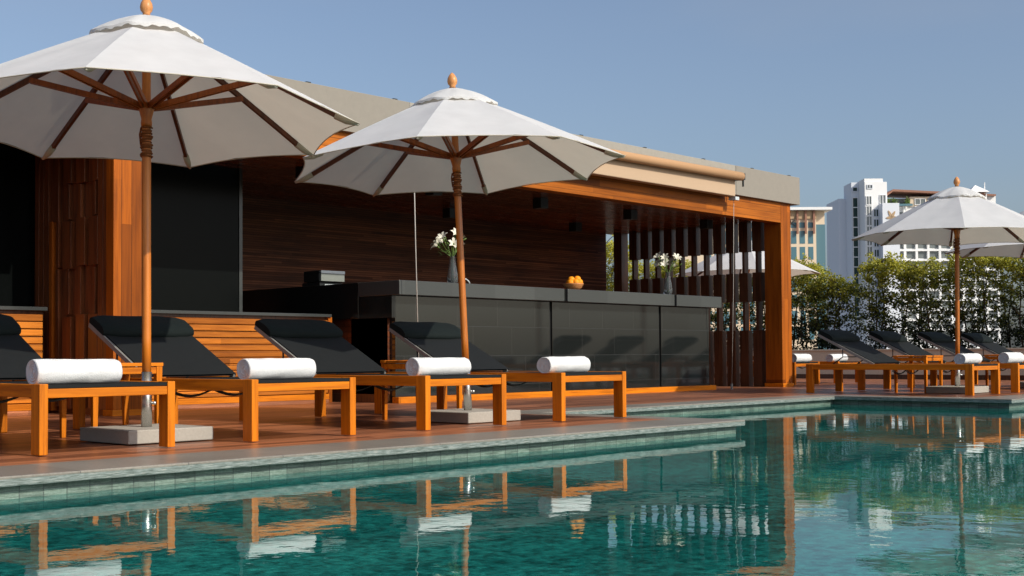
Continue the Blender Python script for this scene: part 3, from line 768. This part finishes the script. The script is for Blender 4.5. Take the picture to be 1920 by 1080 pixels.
# ---------------------------------------------------------------- far buildings
RZ = -YAW
def at(u, D): return (u*r0.x+D*sin(YAW), u*r0.y+D*cos(YAW), 0)
wb = thing('white_apartment_tower', at(0, 350), 'white apartment block with a stair tower and dark windows beyond the hedge', 'building', None, RZ)
def win(parent, x0, x1, z0, z1, y, mat, fr=None, mull=0, d=.5):
    m = MB().box(x0, x1, y-.05, y+d, z0, z1); p = m.build('window', mat, parent)
    if fr:
        m = MB(); t_ = .16
        m.box(x0-t_, x1+t_, y-.22, y-.06, z1, z1+t_); m.box(x0-t_, x1+t_, y-.22, y-.06, z0-t_, z0); m.box(x0-t_, x0, y-.22, y-.06, z0, z1); m.box(x1, x1+t_, y-.22, y-.06, z0, z1)
        for k in range(mull):
            xm = x0+(x1-x0)*(k+1)/(mull+1); m.box(xm-.09, xm+.09, y-.2, y-.06, z0, z1)
        m.build('frame', fr, p)
GZ = -30
MB().box(99.44, 105.7, 0, 14, GZ, 48.7).build('tower', M['white_paint'], wb)
MB().box(99.44, 104.68, .3, 13, 48.7, 49.7).build('tower_top', M['white_paint'], wb)
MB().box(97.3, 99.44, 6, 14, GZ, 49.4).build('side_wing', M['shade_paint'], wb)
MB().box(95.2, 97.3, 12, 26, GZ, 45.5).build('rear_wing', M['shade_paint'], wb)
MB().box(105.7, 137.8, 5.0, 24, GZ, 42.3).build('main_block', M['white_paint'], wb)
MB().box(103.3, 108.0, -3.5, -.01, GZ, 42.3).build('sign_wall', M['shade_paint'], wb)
win(wb, 97.65, 98.95, GZ+40, 44.9, 5.9, M['win_green'], M['white_paint'], 0)
m = MB()
for k in range(13): m.box(97.5, 99.1, 5.6, 5.84, 8+2.84*k, 8.25+2.84*k)
m.build('floor_band', M['white_paint'], wb)
for k in range(12): win(wb, 99.9, 101.2, 42.4-2.84*k-(.2 if k else 0), 44.6-2.84*k, -.0, M['win_grey'], M['white_paint'], 1)
win(wb, 100.2, 101.5, 46.9, 47.8, -.0, M['win_grey'], M['shade_paint'], 1)
win(wb, 97.7, 98.9, 46.9, 47.9, 5.9, M['win_green'], M['shade_paint'], 0)
win(wb, 103.7, 105.2, 42.6, 44.9, 0, M['win_grey'], M['white_paint'], 1)
for k in range(13): win(wb, 101.9, 103.1, 39.0-2.84*k, 40.9-2.84*k, -.0, M['win_green'], M['shade_paint'], 1)
m = MB()
for x in (108.35,): m.box(x, x+.6, 4.2, 4.99, GZ, 42.3)
for k in range(13):
    z = 39.4-2.84*k
    for j in range(9): win(wb, 109.2+3.3*j, 111.5+3.3*j, z-.6, z+1.35, 4.98, M['win_grey'], None)
m2 = MB()
for k in range(14): m2.box(108.3, 137.9, 4.2, 4.9, 38.0-2.84*k, 38.5-2.84*k)
for j in range(10): m2.box(108.3+3.3*j, 108.9+3.3*j, 4.25, 4.85, GZ, 42.3)
m2.build('facade_grid', M['white_paint'], wb)
# penthouse with sloping roof and plants
m = MB(); m.add([(104.6, 3, 44.2), (108.4, 3, 47.0), (137.5, 3, 45.4), (137.5, 16, 45.4), (108.4, 16, 47.0), (104.6, 16, 44.2), (104.6, 3, 43.7), (108.4, 3, 46.4), (137.5, 3, 44.9), (137.5, 16, 44.9), (108.4, 16, 46.4), (104.6, 16, 43.7)],
  [(0, 1, 4, 5), (1, 2, 3, 4), (6, 11, 10, 7), (7, 10, 9, 8), (0, 6, 7, 1), (1, 7, 8, 2), (2, 8, 9, 3), (0, 5, 11, 6)])
m.build('penthouse_roof', M['redbrown'], wb)
MB().box(113.6, 137, 4.5, 14, 42.3, 45.0).build('penthouse', M['beige_paint'], wb)
MB().box(106.5, 113.6, 7, 14, 42.3, 44.8).build('penthouse_shade', M['win_grey'], wb)
for j in range(6): win(wb, 115+3.7*j, 117.8+3.7*j, 42.8, 44.3, 4.48, M['win_grey'], M['white_paint'], 1)
MB().box(131, 137.8, 4, 12, 42.3, 45.2).build('roof_hut', M['white_paint'], wb)
m = MB(); m.add([(129.6, 2, 46.0), (135.4, 2, 46.0), (135.4, 8, 46.0), (129.6, 8, 46.0), (132.4, 5, 48.3)], [(0, 1, 4), (1, 2, 4), (2, 3, 4), (3, 0, 4), (3, 2, 1, 0)])
m.box(130.2, 130.5, 3, 3.3, 42.3, 46); m.box(134.6, 134.9, 3, 3.3, 42.3, 46); m.box(135.4, 135.6, 6, 6.2, 45.2, 49.2)
m.build('roof_gazebo', M['white_paint'], wb)
m = MB(); rnd = random.Random(5)
for k in range(260):
    p = Vector((rnd.choice((105.9, 108.8, 112.6, 107))+rnd.gauss(0, .5), 4+rnd.gauss(0, .3), 43.1+abs(rnd.gauss(0, .6)))); d = Vector((rnd.gauss(0, 1), rnd.gauss(0, 1), rnd.gauss(0, 1))).normalized()*.35; w = d.orthogonal().normalized()*.2
    m.add([p-w, p+d, p+w, p-d], [(0, 1, 2, 3)])
m.build('roof_plants', M['green'], wb)
MB().box(105.75, 114, 3.4, 3.9, 42.3, 42.9).build('terrace_rail', M['teal_glass'], wb)
# five-petal emblem on the sign wall
m = MB()
def petal(cx, cz, a, l, w):
    pts = []
    for i in range(12):
        u = i/12*2*pi; px, pz = l/2*(1+cos(u)), w/2*sin(u)*(1.2-.4*cos(u))
        pts.append((cx+px*cos(a)-pz*sin(a), cz+px*sin(a)+pz*cos(a)))
    n = len(pts); vs = [(x, -3.65, z) for x, z in pts]+[(x, -3.5, z) for x, z in pts]
    m.add(vs, [tuple(range(n)), tuple(reversed(range(n, 2*n)))]+[(i, (i+1) % n, n+(i+1) % n, n+i) for i in range(n)])
for a, l in ((1.05, 2.0), (2.0, 2.1), (3.25, 1.6), (-.05, 1.7), (4.6, .7)): petal(105.8, 38.3, a, l, .6)
m.build('emblem', M['tan_paint'], wb)

bb = thing('beige_office_block', at(0, 230), 'beige office block with flat overhanging roof and teal glass behind the right post', 'building', None, RZ)
MB().box(28.5, 56.25, 0, 14, GZ, 26.9).build('main_block', M['beige_paint'], bb)
MB().box(56.25, 58.0, .6, 14, GZ, 26.9).build('side_bay', M['beige_paint'], bb)
MB().box(56.25, 58.03, .45, .59, GZ, 24.4).build('curtain_glass', M['teal_glass'], bb)
MB().box(27.8, 59.0, -1.2, 15, 26.95, 27.45).build('roof_slab', M['white_paint'], bb)
MB().box(28.5, 56.3, -.25, -.01, 25.4, 26.9).build('frieze', M['tan_paint'], bb)
for j in range(12):
    x = 53.2-1.57*2*0-1.575*j if j < 1 else 53.2-1.575*j
    for k in range(0, 12):
        zt_ = 24.75 if k == 0 else 23.17-2.95*(k-1); zb = 23.75 if k == 0 else zt_-2.35
        if k < 8: win(bb, x, x+.98, zb, zt_, .0, M['win_teal'], None)
        if j == 0 and k < 8: win(bb, x+1.575, x+2.5, zb, zt_, .0, M['win_teal'], None)
m = MB()
for j in range(14): m.box(55.6-1.52*j, 55.95-1.52*j, -.6, -.26, 22.6, 26.9)
m.build('fins', M['redbrown'], bb)
m = MB()
for (a, b) in (((51.4, 25.4), (51.7, 24.6)), ((51.7, 24.6), (52.3, 25.2)), ((51.7, 24.6), (52.35, 24.1)), ((51.5, 25.1), (51.2, 24.5))): m.bar((a[0], -.12, a[1]), (b[0], -.12, b[1]), .12, .12, (0, 1, 0))
m.build('wall_sign', M['rod'], bb)
